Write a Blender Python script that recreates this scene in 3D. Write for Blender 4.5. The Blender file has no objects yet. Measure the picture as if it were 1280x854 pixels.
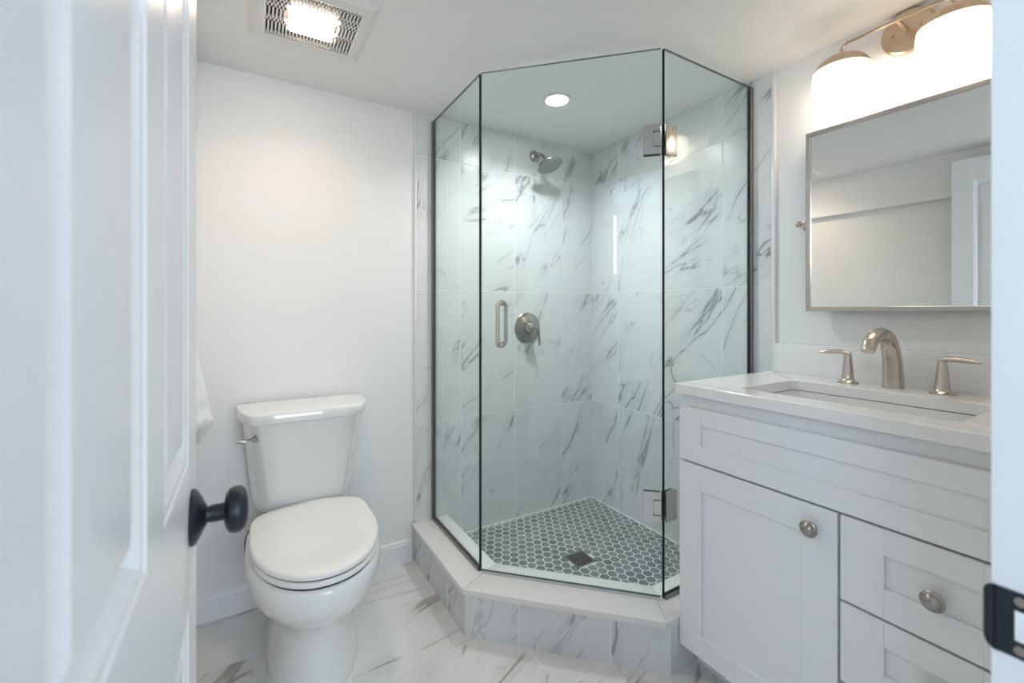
import bpy, bmesh, math, random
from mathutils import Vector, Matrix
random.seed(7)
S = bpy.context.scene
COL = S.collection
PI = math.pi

# ------------------------------------------------------------------ camera
cam_d = bpy.data.cameras.new('camera'); cam = bpy.data.objects.new('camera', cam_d); COL.objects.link(cam)
cam.location = (0, 0, 1.14)
cam.rotation_euler = (PI/2, 0, -math.atan2(330, 551))
cam_d.sensor_width = 36; cam_d.lens = 551*36/1280
cam_d.shift_y = -38/1280
cam_d.clip_start = 0.01
cam_d.dof.use_dof = True; cam_d.dof.focus_distance = 1.7; cam_d.dof.aperture_fstop = 4.5
S.camera = cam

# ------------------------------------------------------------------ world, exposure, window daylight, added far fill
w = bpy.data.worlds.new('sky'); S.world = w; w.use_nodes = True
w.node_tree.nodes['Background'].inputs[0].default_value = (0.60, 0.79, 1.0, 1)
w.node_tree.nodes['Background'].inputs[1].default_value = 0.9
S.view_settings.view_transform = 'Standard'; S.view_settings.look = 'None'
S.view_settings.gamma = 1; S.view_settings.use_curve_mapping = False
S.view_settings.exposure = 2.12

def area(name, loc, rot, sx, sy, power, color, spread=PI):
    d = bpy.data.lights.new(name, 'AREA'); d.shape = 'RECTANGLE'; d.size = sx; d.size_y = sy
    d.energy = power; d.color = color; d.spread = spread
    o = bpy.data.objects.new(name, d); COL.objects.link(o); o.location = loc; o.rotation_euler = rot
    return o
DAY = (0.60, 0.79, 1.0)
# side: hallway window daylight; far: added fill in an invented window behind the camera
area('window_daylight_side', (-0.80, -0.525, 1.75), (0, -PI/2, 0), 0.55, 0.42, 2.3, DAY)
area('hall_fill_far', (0.55, -2.28, 1.35), (PI/2, 0, 0), 1.5, 1.2, 6.6, (0.88, 0.93, 1.0))
LAMP_FAN, LAMP_CAN, LAMP_GLOBE = 4.6, 19.0, 1.7

BEAM_FAN, BEAM_CAN = 0.38, 1.35
def beam(name, loc, size, power, color, spread, shape):
    d = bpy.data.lights.new(name, 'AREA'); d.shape = shape; d.size = size; d.energy = power; d.color = color; d.spread = math.radians(spread)
    o = bpy.data.objects.new(name, d); COL.objects.link(o); o.location = loc; return o
beam('fan_lamp', (.172, 1.502, 2.0275), .12, BEAM_FAN, (1.0, .78, .60), 140, 'SQUARE')
beam('downlight_lamp', (1.145, 1.535, 2.0475), .085, BEAM_CAN, (.97, .985, 1.0), 142, 'DISK')

# ------------------------------------------------------------------ material helpers
def rgb(c): return (c[0], c[1], c[2], 1)
def pmat(name, col, rough=0.5, metal=0.0, coat=0.0, noise=0.0, nscale=8.0, bump=0.0, bscale=60.0, aniso=0.0, spec=0.5):
    m = bpy.data.materials.new(name); m.use_nodes = True
    nt = m.node_tree; N = nt.nodes; L = nt.links; b = N['Principled BSDF']
    b.inputs['Base Color'].default_value = rgb(col); b.inputs['Roughness'].default_value = rough
    b.inputs['Metallic'].default_value = metal; b.inputs['Coat Weight'].default_value = coat
    b.inputs['Specular IOR Level'].default_value = spec
    b.inputs['Anisotropic'].default_value = aniso
    tc = N.new('ShaderNodeTexCoord')
    if noise > 0:
        n = N.new('ShaderNodeTexNoise'); n.inputs['Scale'].default_value = nscale; n.inputs['Detail'].default_value = 4
        L.new(tc.outputs['Object'], n.inputs['Vector'])
        mx = N.new('ShaderNodeMix'); mx.data_type = 'RGBA'
        mx.inputs['A'].default_value = rgb([c*(1-noise) for c in col]); mx.inputs['B'].default_value = rgb([min(1, c*(1+noise)) for c in col])
        L.new(n.outputs['Fac'], mx.inputs['Factor']); L.new(mx.outputs['Result'], b.inputs['Base Color'])
    if bump > 0:
        n = N.new('ShaderNodeTexNoise'); n.inputs['Scale'].default_value = bscale; n.inputs['Detail'].default_value = 3
        L.new(tc.outputs['Object'], n.inputs['Vector'])
        bp = N.new('ShaderNodeBump'); bp.inputs['Strength'].default_value = bump; bp.inputs['Distance'].default_value = 0.002
        L.new(n.outputs['Fac'], bp.inputs['Height']); L.new(bp.outputs['Normal'], b.inputs['Normal'])
    return m

class NG:
    def __init__(s, nt): s.nt = nt; s.N = nt.nodes; s.L = nt.links
    def math(s, op, a, b=None, c=None, clamp=False):
        n = s.N.new('ShaderNodeMath'); n.operation = op; n.use_clamp = clamp
        for i, v in enumerate((a, b, c)):
            if v is None: continue
            if isinstance(v, (int, float)): n.inputs[i].default_value = v
            else: s.L.new(v, n.inputs[i])
        return n.outputs[0]
    def comb(s, x, y, z):
        n = s.N.new('ShaderNodeCombineXYZ')
        for i, v in enumerate((x, y, z)):
            if isinstance(v, (int, float)): n.inputs[i].default_value = v
            else: s.L.new(v, n.inputs[i])
        return n.outputs[0]
    def noise(s, vec, scale, detail=4, rough=.55, dist=0.0):
        n = s.N.new('ShaderNodeTexNoise'); n.inputs['Scale'].default_value = scale; n.inputs['Detail'].default_value = detail
        n.inputs['Roughness'].default_value = rough; n.inputs['Distortion'].default_value = dist
        s.L.new(vec, n.inputs['Vector']); return n.outputs['Fac']
    def smooth(s, v, a, b, lo=0.0, hi=1.0):
        n = s.N.new('ShaderNodeMapRange'); n.interpolation_type = 'SMOOTHSTEP'
        s.L.new(v, n.inputs[0]); n.inputs[1].default_value = a; n.inputs[2].default_value = b
        n.inputs[3].default_value = lo; n.inputs[4].default_value = hi; return n.outputs[0]
    def mix(s, f, a, b):
        n = s.N.new('ShaderNodeMix'); n.data_type = 'RGBA'
        if isinstance(f, (int, float)): n.inputs['Factor'].default_value = f
        else: s.L.new(f, n.inputs['Factor'])
        for k, v in (('A', a), ('B', b)):
            if isinstance(v, tuple): n.inputs[k].default_value = rgb(v)
            else: s.L.new(v, n.inputs[k])
        return n.outputs['Result']

def marble(name, tw, th, base, vein, soft, warm=None, rowoff=0.0, angle=58, grout=(0.78, 0.79, 0.80), gw=0.0028,
           rough=0.12, seed=0.0, strength=1.0, density=0.5, across=5.0, along=1.3):
    """porcelain tile laid in the UV plane (UV in metres), every tile with its own veining"""
    m = bpy.data.materials.new(name); m.use_nodes = True
    g = NG(m.node_tree); b = g.N['Principled BSDF']
    uv = g.N.new('ShaderNodeUVMap'); sp = g.N.new('ShaderNodeSeparateXYZ'); g.L.new(uv.outputs[0], sp.inputs[0])
    u, v = sp.outputs[0], sp.outputs[1]
    tv = g.math('DIVIDE', v, th); cv = g.math('FLOOR', tv)
    tu = g.math('DIVIDE', u, tw)
    if rowoff: tu = g.math('ADD', tu, g.math('MULTIPLY', cv, rowoff))
    cu = g.math('FLOOR', tu)
    fu = g.math('SUBTRACT', tu, cu); fv = g.math('SUBTRACT', tv, cv)
    eu = g.math('MULTIPLY', g.math('MINIMUM', fu, g.math('SUBTRACT', 1, fu)), tw)
    ev = g.math('MULTIPLY', g.math('MINIMUM', fv, g.math('SUBTRACT', 1, fv)), th)
    e = g.math('MINIMUM', eu, ev)
    gm = g.smooth(e, gw*0.35, gw*0.75, 1.0, 0.0)
    wn = g.N.new('ShaderNodeTexWhiteNoise'); wn.noise_dimensions = '3D'
    g.L.new(g.comb(cu, cv, seed), wn.inputs['Vector'])
    ra = g.math('MULTIPLY', wn.outputs['Value'], 40.0)
    a = math.radians(angle); ca, sa = math.cos(a), math.sin(a)
    # every tile leans its veins a little differently
    lean = g.math('MULTIPLY', g.math('SUBTRACT', wn.outputs['Value'], 0.5), 0.9)
    p = g.math('ADD', g.math('MULTIPLY', u, ca), g.math('MULTIPLY', v, sa))
    q = g.math('SUBTRACT', g.math('MULTIPLY', v, ca), g.math('MULTIPLY', u, sa))
    q = g.math('ADD', q, g.math('MULTIPLY', p, lean))
    vec = g.comb(g.math('MULTIPLY', p, along), g.math('MULTIPLY', q, across), ra)
    vec2 = g.comb(g.math('MULTIPLY', p, along*1.8), g.math('MULTIPLY', q, across*1.1), g.math('ADD', ra, 13.0))
    flat = g.comb(u, v, g.math('ADD', ra, 5.0))
    n1 = g.noise(vec, 1.0, 4, .52, 0.7)
    n2 = g.noise(vec2, 1.3, 3, .5, 0.35)
    msk = g.smooth(g.noise(flat, 4.2, 2, .5), density-.04, density+.12)
    msk2 = g.smooth(g.noise(flat, 6.0, 3, .5, .3), density, density+.15)
    r1 = g.math('ABSOLUTE', g.math('SUBTRACT', n1, 0.5))
    v1 = g.math('MULTIPLY', g.smooth(r1, 0.0, 0.0125, 1, 0), msk)
    h1 = g.math('MULTIPLY', g.smooth(r1, 0.0, 0.085, 1, 0), msk)
    v2 = g.math('MULTIPLY', g.smooth(g.math('ABSOLUTE', g.math('SUBTRACT', n2, 0.47)), 0, 0.013, 1, 0), msk2)
    cloud = g.smooth(g.noise(flat, 3.0, 4, .6), .35, .75)
    c = g.mix(cloud, base, tuple(x*.955 for x in base))
    c = g.mix(g.math('MULTIPLY', h1, 0.30*strength), c, warm or soft)
    c = g.mix(g.math('MULTIPLY', v2, 0.5*strength), c, soft)
    c = g.mix(g.math('MULTIPLY', v1, 0.8*strength, clamp=True), c, vein)
    c = g.mix(gm, c, grout)
    g.L.new(c, b.inputs['Base Color'])
    rr = g.math('ADD', g.math('MULTIPLY', gm, 0.5), rough); g.L.new(rr, b.inputs['Roughness'])
    bp = g.N.new('ShaderNodeBump'); bp.inputs['Strength'].default_value = 0.5; bp.inputs['Distance'].default_value = 0.0012
    g.L.new(g.math('SUBTRACT', 1, gm), bp.inputs['Height']); g.L.new(bp.outputs['Normal'], b.inputs['Normal'])
    return m

def glass_mat(name, tint):
    """thin sheet glass face: tinted see-through plus a mirror reflection that grows at grazing angles"""
    m = bpy.data.materials.new(name); m.use_nodes = True; g = NG(m.node_tree)
    g.N.remove(g.N['Principled BSDF']); out = g.N['Material Output']
    t = g.N.new('ShaderNodeBsdfTransparent'); t.inputs[0].default_value = rgb(tint)
    gl = g.N.new('ShaderNodeBsdfGlossy'); gl.inputs['Roughness'].default_value = 0.0; gl.inputs['Color'].default_value = (.95, 1, .98, 1)
    lw = g.N.new('ShaderNodeLayerWeight'); lw.inputs['Blend'].default_value = 0.5
    f = g.math('MULTIPLY_ADD', g.math('POWER', lw.outputs['Facing'], 5.0), 0.95, 0.04)
    mx = g.N.new('ShaderNodeMixShader'); g.L.new(f, mx.inputs[0]); g.L.new(t.outputs[0], mx.inputs[1]); g.L.new(gl.outputs[0], mx.inputs[2])
    g.L.new(mx.outputs[0], out.inputs['Surface'])
    return m

def emit(name, col, s):
    m = bpy.data.materials.new(name); m.use_nodes = True; b = m.node_tree.nodes['Principled BSDF']
    b.inputs['Base Color'].default_value = (.9, .9, .88, 1); b.inputs['Roughness'].default_value = .25
    b.inputs['Emission Color'].default_value = rgb(col); b.inputs['Emission Strength'].default_value = s
    return m

M = {}
M['paint'] = pmat('white_wall_paint', (0.87, 0.865, 0.855), 0.55, noise=.01, bump=.04, bscale=180)
M['ceil'] = pmat('white_ceiling_paint', (0.87, 0.865, 0.85), 0.7, noise=.01, bump=.03, bscale=150)
M['trim'] = pmat('white_gloss_trim_paint', (0.85, 0.86, 0.865), 0.28, noise=.01)
M['door'] = pmat('white_satin_door_paint', (0.82, 0.83, 0.84), 0.30, noise=.01)
M['porc'] = pmat('white_porcelain', (0.82, 0.82, 0.805), 0.10, coat=.6, noise=.005)
M['seat'] = pmat('white_seat_plastic', (0.84, 0.83, 0.81), 0.22, noise=.005)
M['quartz'] = pmat('white_quartz', (0.86, 0.85, 0.84), 0.16, noise=.015, nscale=40)
M['cab'] = pmat('white_cabinet_lacquer', (0.85, 0.86, 0.87), 0.32, noise=.008)
M['cabdark'] = pmat('cabinet_interior_shadow_gap', (0.55, 0.56, 0.57), 0.6, noise=.02)
M['nickel'] = pmat('brushed_nickel', (0.60, 0.545, 0.48), 0.27, metal=1, noise=.05, nscale=60, aniso=.3)
M['shower_nickel'] = pmat('satin_shower_nickel', (0.40, 0.375, 0.34), 0.25, metal=1, noise=.05, nscale=60)
M['nickel_dark'] = pmat('nickel_channel', (0.30, 0.28, 0.26), 0.3, metal=1, noise=.05)
M['chrome'] = pmat('polished_nickel', (0.52, 0.50, 0.48), 0.24, metal=1, noise=.02)
M['knobmetal'] = pmat('aged_nickel', (0.40, 0.365, 0.335), 0.25, metal=1, noise=.1, nscale=30)
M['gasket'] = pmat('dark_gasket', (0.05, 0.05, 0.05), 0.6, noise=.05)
M['black'] = pmat('matte_black_metal', (0.020, 0.025, 0.033), 0.36, metal=.4, noise=.1, bump=.05)
M['rubber'] = pmat('dark_braided_hose', (0.06, 0.06, 0.065), 0.5, noise=.2, nscale=200)
M['towel'] = pmat('white_terry', (0.85, 0.845, 0.83), 0.95, noise=.03, nscale=80, bump=.9, bscale=220)
M['lightbrass'] = pmat('satin_nickel_lamp', (0.58, 0.47, 0.36), 0.30, metal=1, noise=.04, nscale=50)
M['mirror'] = pmat('mirror_silver', (0.88, 0.90, 0.89), 0.005, metal=1, noise=.002)
M['bluegreyhall'] = pmat('hallway_paint', (0.74, 0.76, 0.78), 0.6, noise=.01)
M['hallfloor'] = pmat('hallway_wood_floor', (0.35, 0.30, 0.26), 0.45, noise=.2, nscale=5)
M['dark'] = pmat('dark_cavity_shade', (0.06, 0.055, 0.05), 0.7, noise=.1)
M['fanplastic'] = pmat('white_fan_plastic', (0.80, 0.79, 0.76), 0.4, noise=.005)
M['glass'] = glass_mat('clear_green_glass', (0.937, 0.974, 0.971))
M['pane'] = glass_mat('window_pane', (0.97, 0.98, 0.98))
M['glassedge'] = pmat('glass_cut_edge', (0.025, 0.05, 0.05), 0.08, noise=.05, coat=.5)
M['walltile'] = marble('marble_look_wall_tile', 0.305, 0.615, (0.76, 0.78, 0.78), (0.20, 0.22, 0.235), (0.42, 0.44, 0.455), gw=.0034, grout=(.84, .85, .85),
                       angle=54, rough=.24, strength=.95, density=.46, across=3.6, along=1.0)
M['floortile'] = marble('marble_look_floor_tile', 0.61, 0.3125, (0.80, 0.795, 0.785), (0.33, 0.29, 0.26), (0.55, 0.52, 0.49), warm=(0.56, 0.51, 0.46),
                        rowoff=-.115, angle=28, rough=.16, seed=5.0, strength=1.1, density=.455, grout=(.86, .86, .85), gw=.003, across=3.4, along=.9)
M['capquartz'] = pmat('white_curb_stone', (0.84, 0.82, 0.81), 0.25, noise=.01)
M['groutm'] = pmat('pale_grout', (0.80, 0.82, 0.82), 0.7, noise=.05)
M['fanlens'] = emit('fan_lamp_lens', (1.0, 0.82, 0.64), LAMP_FAN)
M['canlens'] = emit('downlight_lens', (0.98, 0.99, 1.0), LAMP_CAN)
M['globe'] = emit('opal_globe_glass', (1.0, 0.83, 0.66), LAMP_GLOBE)
M['hallens'] = emit('hall_downlight_lens', (1.0, 0.97, 0.92), 22)

def hexmat():
    m = bpy.data.materials.new('grey_hexagon_mosaic'); m.use_nodes = True; g = NG(m.node_tree); b = g.N['Principled BSDF']
    geo = g.N.new('ShaderNodeNewGeometry'); tc = g.N.new('ShaderNodeTexCoord')
    n = g.noise(tc.outputs['Object'], 45, 4, .6, .5)
    f = g.math('ADD', g.math('MULTIPLY', geo.outputs['Random Per Island'], .6), g.math('MULTIPLY', n, .5), clamp=True)
    g.L.new(g.mix(f, (0.085, 0.110, 0.110), (0.24, 0.270, 0.270)), b.inputs['Base Color'])
    b.inputs['Roughness'].default_value = .3
    return m
M['hex'] = hexmat()

# ------------------------------------------------------------------ mesh helpers (vertices given in world space)
def B(): return bmesh.new()
def box(bm, x0, x1, y0, y1, z0, z1, r=0.0, seg=2, mtx=None):
    t = bmesh.new(); bmesh.ops.create_cube(t, size=1)
    for v in t.verts: v.co = Vector(((x0+x1)/2+v.co.x*(x1-x0), (y0+y1)/2+v.co.y*(y1-y0), (z0+z1)/2+v.co.z*(z1-z0)))
    if r > 0: bmesh.ops.bevel(t, geom=t.edges[:], offset=r, segments=seg, profile=.5, affect='EDGES')
    if mtx: t.transform(mtx)
    me = bpy.data.meshes.new('t'); t.to_mesh(me); t.free(); bm.from_mesh(me); bpy.data.meshes.remove(me); return bm
def prism(bm, pts, z0, z1, r=0.0):
    t = bmesh.new(); lo = [t.verts.new((x, y, z0)) for x, y in pts]; hi = [t.verts.new((x, y, z1)) for x, y in pts]; n = len(pts)
    t.faces.new(lo[::-1]); t.faces.new(hi)
    for i in range(n): t.faces.new((lo[i], lo[(i+1) % n], hi[(i+1) % n], hi[i]))
    bmesh.ops.recalc_face_normals(t, faces=t.faces[:])
    if r > 0: bmesh.ops.bevel(t, geom=t.edges[:], offset=r, segments=2, profile=.5, affect='EDGES')
    me = bpy.data.meshes.new('t'); t.to_mesh(me); t.free(); bm.from_mesh(me); bpy.data.meshes.remove(me); return bm
def frame_from(d, up=Vector((0, 0, 1))):
    d = Vector(d).normalized()
    if abs(d.dot(up)) > .98: up = Vector((0, 1, 0))
    a = d.cross(up).normalized(); b2 = a.cross(d).normalized(); return a, b2, d
def lathe(bm, prof, origin, axis=(0, 0, 1), n=40, sx=1.0, sy=1.0):
    """prof: list of (radius, height along axis)"""
    a, b2, d = frame_from(axis); o = Vector(origin); rings = []
    for r, h in prof:
        if r < 1e-6: rings.append([bm.verts.new(o+d*h)])
        else: rings.append([bm.verts.new(o+d*h+a*(r*sx*math.cos(2*PI*i/n))+b2*(r*sy*math.sin(2*PI*i/n))) for i in range(n)])
    fs = []
    for p, q in zip(rings, rings[1:]):
        for i in range(n):
            j = (i+1) % n
            if len(p) == 1 and len(q) == 1: continue
            if len(p) == 1: fs.append(bm.faces.new((p[0], q[i], q[j])))
            elif len(q) == 1: fs.append(bm.faces.new((p[i], p[j], q[0])))
            else: fs.append(bm.faces.new((p[i], p[j], q[j], q[i])))
    for r in (rings[0], rings[-1]):
        if len(r) > 2: fs.append(bm.faces.new(r))
    bmesh.ops.recalc_face_normals(bm, faces=fs); return bm
def catmull(P, sub=8):
    P = [Vector(p) for p in P]; out = []
    for i in range(len(P)-1):
        p0 = P[max(i-1, 0)]; p1 = P[i]; p2 = P[i+1]; p3 = P[min(i+2, len(P)-1)]
        for k in range(sub):
            t = k/sub
            out.append(.5*((2*p1)+(p2-p0)*t+(2*p0-5*p1+4*p2-p3)*t*t+(3*p1-p0-3*p2+p3)*t**3))
    out.append(P[-1]); return out
def tube(bm, pts, r, n=16, smooth=8, flat=1.0, caps=True):
    if smooth:
        m = len(pts); q = catmull(pts, smooth)
        rs = [r]*len(q) if not isinstance(r, (list, tuple)) else [r[min(int(i/smooth), m-1)]*(1-(i/smooth) % 1)+r[min(int(i/smooth)+1, m-1)]*((i/smooth) % 1) for i in range(len(q))]
    else:
        q = [Vector(p) for p in pts]; rs = [r]*len(q) if not isinstance(r, (list, tuple)) else list(r)
    rings = []; ref = None
    for i, p in enumerate(q):
        d = (q[min(i+1, len(q)-1)]-q[max(i-1, 0)]).normalized()
        if ref is None: a, b2, _ = frame_from(d)
        else:
            a = (ref-d*ref.dot(d)).normalized(); b2 = a.cross(d).normalized()
        ref = a
        rings.append([bm.verts.new(p+a*rs[i]*math.cos(2*PI*k/n)+b2*rs[i]*flat*math.sin(2*PI*k/n)) for k in range(n)])
    fs = []
    for p, s in zip(rings, rings[1:]):
        for i in range(n): fs.append(bm.faces.new((p[i], p[(i+1) % n], s[(i+1) % n], s[i])))
    if caps: fs += [bm.faces.new(rings[0]), bm.faces.new(rings[-1])]
    bmesh.ops.recalc_face_normals(bm, faces=fs); return bm
def loft(bm, rings, closed_top=True, closed_bot=True):
    R = [[bm.verts.new(p) for p in r] for r in rings]; n = len(R[0]); fs = []
    for p, s in zip(R, R[1:]):
        for i in range(n): fs.append(bm.faces.new((p[i], p[(i+1) % n], s[(i+1) % n], s[i])))
    if closed_bot: fs.append(bm.faces.new(R[0]))
    if closed_top: fs.append(bm.faces.new(R[-1]))
    bmesh.ops.recalc_face_normals(bm, faces=fs); return bm
def bar(bm, p0, p1, wdt, hgt):
    """box beam from p0 to p1 (wdt horizontal, hgt vertical)"""
    p0 = Vector(p0); p1 = Vector(p1); a, b2, d = frame_from(p1-p0)
    vs = [[bm.verts.new(p+a*wdt/2*i+b2*hgt/2*j) for i, j in ((-1, -1), (1, -1), (1, 1), (-1, 1))] for p in (p0, p1)]
    fs = [bm.faces.new(vs[0]), bm.faces.new(vs[1])]+[bm.faces.new((vs[0][i], vs[0][(i+1) % 4], vs[1][(i+1) % 4], vs[1][i])) for i in range(4)]
    bmesh.ops.recalc_face_normals(bm, faces=fs); return bm

def obj(name, bm, mat, parent=None, smooth=True, uvoff=None, angle=35, kind=None):
    me = bpy.data.meshes.new(name)
    if uvoff is not None:
        uvl = bm.loops.layers.uv.new('UVMap'); bm.normal_update()
        for f in bm.faces:
            n = f.normal
            for lp in f.loops:
                p = lp.vert.co
                if abs(n.z) > .7: uv = (p.x, p.y)
                else:
                    t = Vector((-n.y, n.x, 0)).normalized(); uv = (p.x*t.x+p.y*t.y, p.z)
                lp[uvl].uv = (uv[0]-uvoff[0], uv[1]-uvoff[1])
    off = Vector((0, 0, 0)); q = parent
    while q: off += q.location; q = q.parent
    for v in bm.verts: v.co -= off
    bm.to_mesh(me); bm.free()
    for m in (mat if isinstance(mat, (list, tuple)) else [mat]): me.materials.append(m)
    if smooth:
        me.polygons.foreach_set('use_smooth', [True]*len(me.polygons))
        me.set_sharp_from_angle(angle=math.radians(angle))
    o = bpy.data.objects.new(name, me); COL.objects.link(o)
    if parent: o.parent = parent
    if kind: o['kind'] = kind
    return o
def thing(name, label, cat, loc=(0, 0, 0), group=None, kind=None):
    o = bpy.data.objects.new(name, None); COL.objects.link(o); o.location = loc; o.empty_display_size = .05
    if label: o['label'] = label
    if cat: o['category'] = cat
    if group: o['group'] = group
    if kind: o['kind'] = kind
    return o
def tag(o, label, cat, group=None):
    o['label'] = label; o['category'] = cat
    if group: o['group'] = group
    return o
def struct(name, bm, mat, label=None, **k):
    o = obj(name, bm, mat, kind='structure', **k)
    if label: o['label'] = label
    return o

# ------------------------------------------------------------------ dimensions
XL, XR, XT = -0.20, 1.722, 1.712          # left wall, right wall, face of the shower tile on the right
YF, YB, YT = 0.095, 1.970, 1.960          # front wall, back wall, face of the shower tile on the back
ZC = 2.055
JX0, JX1, DH = -0.098, 0.51, 1.99         # doorway

# ------------------------------------------------------------------ room shell
struct('floor', box(B(), XL-.1, XR+.1, YF-.115, YB+.1, -.05, 0), M['floortile'], 'white floor tiles with warm grey marble veins', uvoff=(0.06, 0.4375), smooth=False)
struct('ceiling', box(B(), XL-.1, XR+.1, YF-.0, YB+.1, ZC, ZC+.05), M['ceil'], 'flat white ceiling', smooth=False)
struct('wall_back', box(B(), XL-.1, XR+.1, YB, YB+.1, 0, ZC), M['paint'], 'white painted wall behind the toilet', smooth=False)
struct('wall_right', box(B(), XR, XR+.1, YF-.1, YB, 0, ZC), M['paint'], 'white painted wall behind the vanity', smooth=False)
bl = box(B(), XL-.1, XL, YF-.1, YB, 0, ZC); box(bl, XL, XL+.042, YF, YB, 1.80, ZC)
struct('wall_left', bl, M['paint'], 'white wall beside the toilet with a shallow ledge high up', smooth=False)
bf = box(B(), XL-.1, JX0, YF-.105, YF, 0, ZC); box(bf, JX1+.012, XR+.1, YF-.105, YF, 0, ZC); box(bf, JX0, JX1+.012, YF-.105, YF, DH+.012, ZC)
struct('wall_front', bf, M['paint'], 'wall around the doorway', smooth=False)
# shower tile cladding
struct('trim_1', box(B(), 0.665, XR, YT, YB, 0.0, ZC), M['walltile'], 'marble look wall tile on the back wall of the shower', uvoff=(1.19, 0.010), smooth=False)
struct('trim_2', box(B(), XT, XR, 0.934, YT, 0.0, ZC), M['walltile'], 'marble look wall tile on the right wall of the shower', uvoff=(-1.44+.305*4, 0.010), smooth=False)
struct('trim_3', box(B(), 0.655, 0.665, YT-.001, YB, 0.172, ZC, r=.002), M['capquartz'], 'slim white edge strip where the back tile ends')
struct('trim_4', box(B(), XT-.001, XR, 0.920, 0.934, 0.172, ZC, r=.002), M['capquartz'], 'slim white edge strip where the right tile ends')
# baseboards
def baseboard(name, axis, a, b_, wall, sgn, label):
    prof = [(0, 0), (.014, 0), (.014, .082), (.011, .088), (.011, .094), (.004, .102), (0, .102)]
    bm = B(); rings = []
    for t in (a, b_):
        rings.append([((t, wall+sgn*d, z) if axis == 'x' else (wall+sgn*d, t, z)) for d, z in prof])
    loft(bm, rings); struct(name, bm, M['trim'], label, smooth=False)
baseboard('baseboard_back', 'x', XL, .640, YB, -1, 'white baseboard behind the toilet')
baseboard('baseboard_left', 'y', YF, YB-.014, XL, 1, 'white baseboard on the left wall')
# doorway jambs, stop, casing
jb = box(B(), JX1, JX1+.012, YF-.11, YF+.011, 0, DH+.012, r=.0015); box(jb, JX0-.002, JX1, YF-.11, YF+.011, DH, DH+.012, r=.0015)
box(jb, JX1-.011, JX1, YF-.075, YF-.03, 0, DH, r=.002)
tr = struct('trim_5', jb, M['trim'], 'white door jamb at the right edge with a dark strike plate')
cs = box(B(), JX1+.006, JX1+.065, YF, YF+.010, 0, DH+.06, r=.003); box(cs, JX0-.06, JX1+.006, YF, YF+.010, DH+.006, DH+.06, r=.003)
struct('trim_6', cs, M['trim'], 'white casing around the doorway')
# strike plate, let into the jamb
sp = B()
box(sp, JX1-.0022, JX1+.001, .060, .1015, .872, .923, r=.0009)
tube(sp, [(JX1-.0012, .1005, .8975), (JX1-.0009, .1045, .8975), (JX1+.0018, .1095, .8975)], [.0235, .0235, .019], n=12, smooth=4, flat=.05)
sp2 = B(); lip = []
for y_, x_, hz in ((.1005, 0, .0255), (.1035, 0, .0255), (.1065, .0007, .0245), (.1090, .0022, .022), (.1105, .0042, .018)):
    lip.append((y_, x_, hz))
for s0, s1 in zip(lip, lip[1:]):
    vs = [sp2.verts.new((JX1-.0022+x_+dx, y_, .8975+sg*hz)) for (y_, x_, hz) in (s0, s1) for dx in (0, .002) for sg in (-1, 1)]
    fcs = [(0, 1, 5, 4), (2, 3, 7, 6), (0, 2, 6, 4), (1, 3, 7, 5), (4, 5, 7, 6), (0, 1, 3, 2)]
    for q in fcs: sp2.faces.new([vs[i] for i in q])
bmesh.ops.remove_doubles(sp2, verts=sp2.verts[:], dist=1e-5); bmesh.ops.recalc_face_normals(sp2, faces=sp2.faces[:])
sp.free()
spp = box(B(), JX1-.0022, JX1+.001, .060, .1008, .872, .923, r=.0009)
me_ = bpy.data.meshes.new('t'); sp2.to_mesh(me_); sp2.free(); spp.from_mesh(me_); bpy.data.meshes.remove(me_)
spo = obj('strike_plate', spp, M['black'], tr); spo['label'] = 'dark metal strike plate'
hole = box(B(), JX1-.0027, JX1-.0020, .074, .0925, .886, .909, r=.0002)
obj('latch_hole', hole, M['trim'], spo)
for zz in (.879, .9165):
    obj('screw', lathe(B(), [(0, -.0006), (.0035, -.0004), (.004, .0004), (.004, .001)], (JX1-.0025, .0895, zz), (1, 0, 0), n=16), M['knobmetal'], spo)

# hallway behind the camera
HX0, HX1, HY, HZ = -.78, 2.0, -2.25, 2.12
struct('floor_hall', box(B(), HX0-.1, HX1+.1, HY-.1, YF-.115, -.05, 0), M['hallfloor'], smooth=False)
struct('ceiling_hall', box(B(), HX0-.1, HX1+.1, HY-.1, YF-.0, HZ, HZ+.05), M['bluegreyhall'], smooth=False)
hbk = box(B(), HX0-.1, -.25, HY-.1, HY, 0, HZ); box(hbk, 1.35, HX1+.1, HY-.1, HY, 0, HZ); box(hbk, -.25, 1.35, HY-.1, HY, 0, .72); box(hbk, -.25, 1.35, HY-.1, HY, 1.98, HZ)
struct('wall_hall_back', hbk, M['bluegreyhall'], smooth=False)
hl = box(B(), HX0-.1, HX0, HY, -.75, 0, HZ); box(hl, HX0-.1, HX0, -.30, -.01, 0, HZ); box(hl, HX0-.1, HX0, -.75, -.30, 0, 1.45); box(hl, HX0-.1, HX0, -.75, -.30, 2.05, HZ)
struct('wall_hall_left', hl, M['bluegreyhall'], smooth=False)
struct('wall_hall_right', box(B(), HX1, HX1+.1, HY, -.01, 0, HZ), M['bluegreyhall'], smooth=False)
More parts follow.
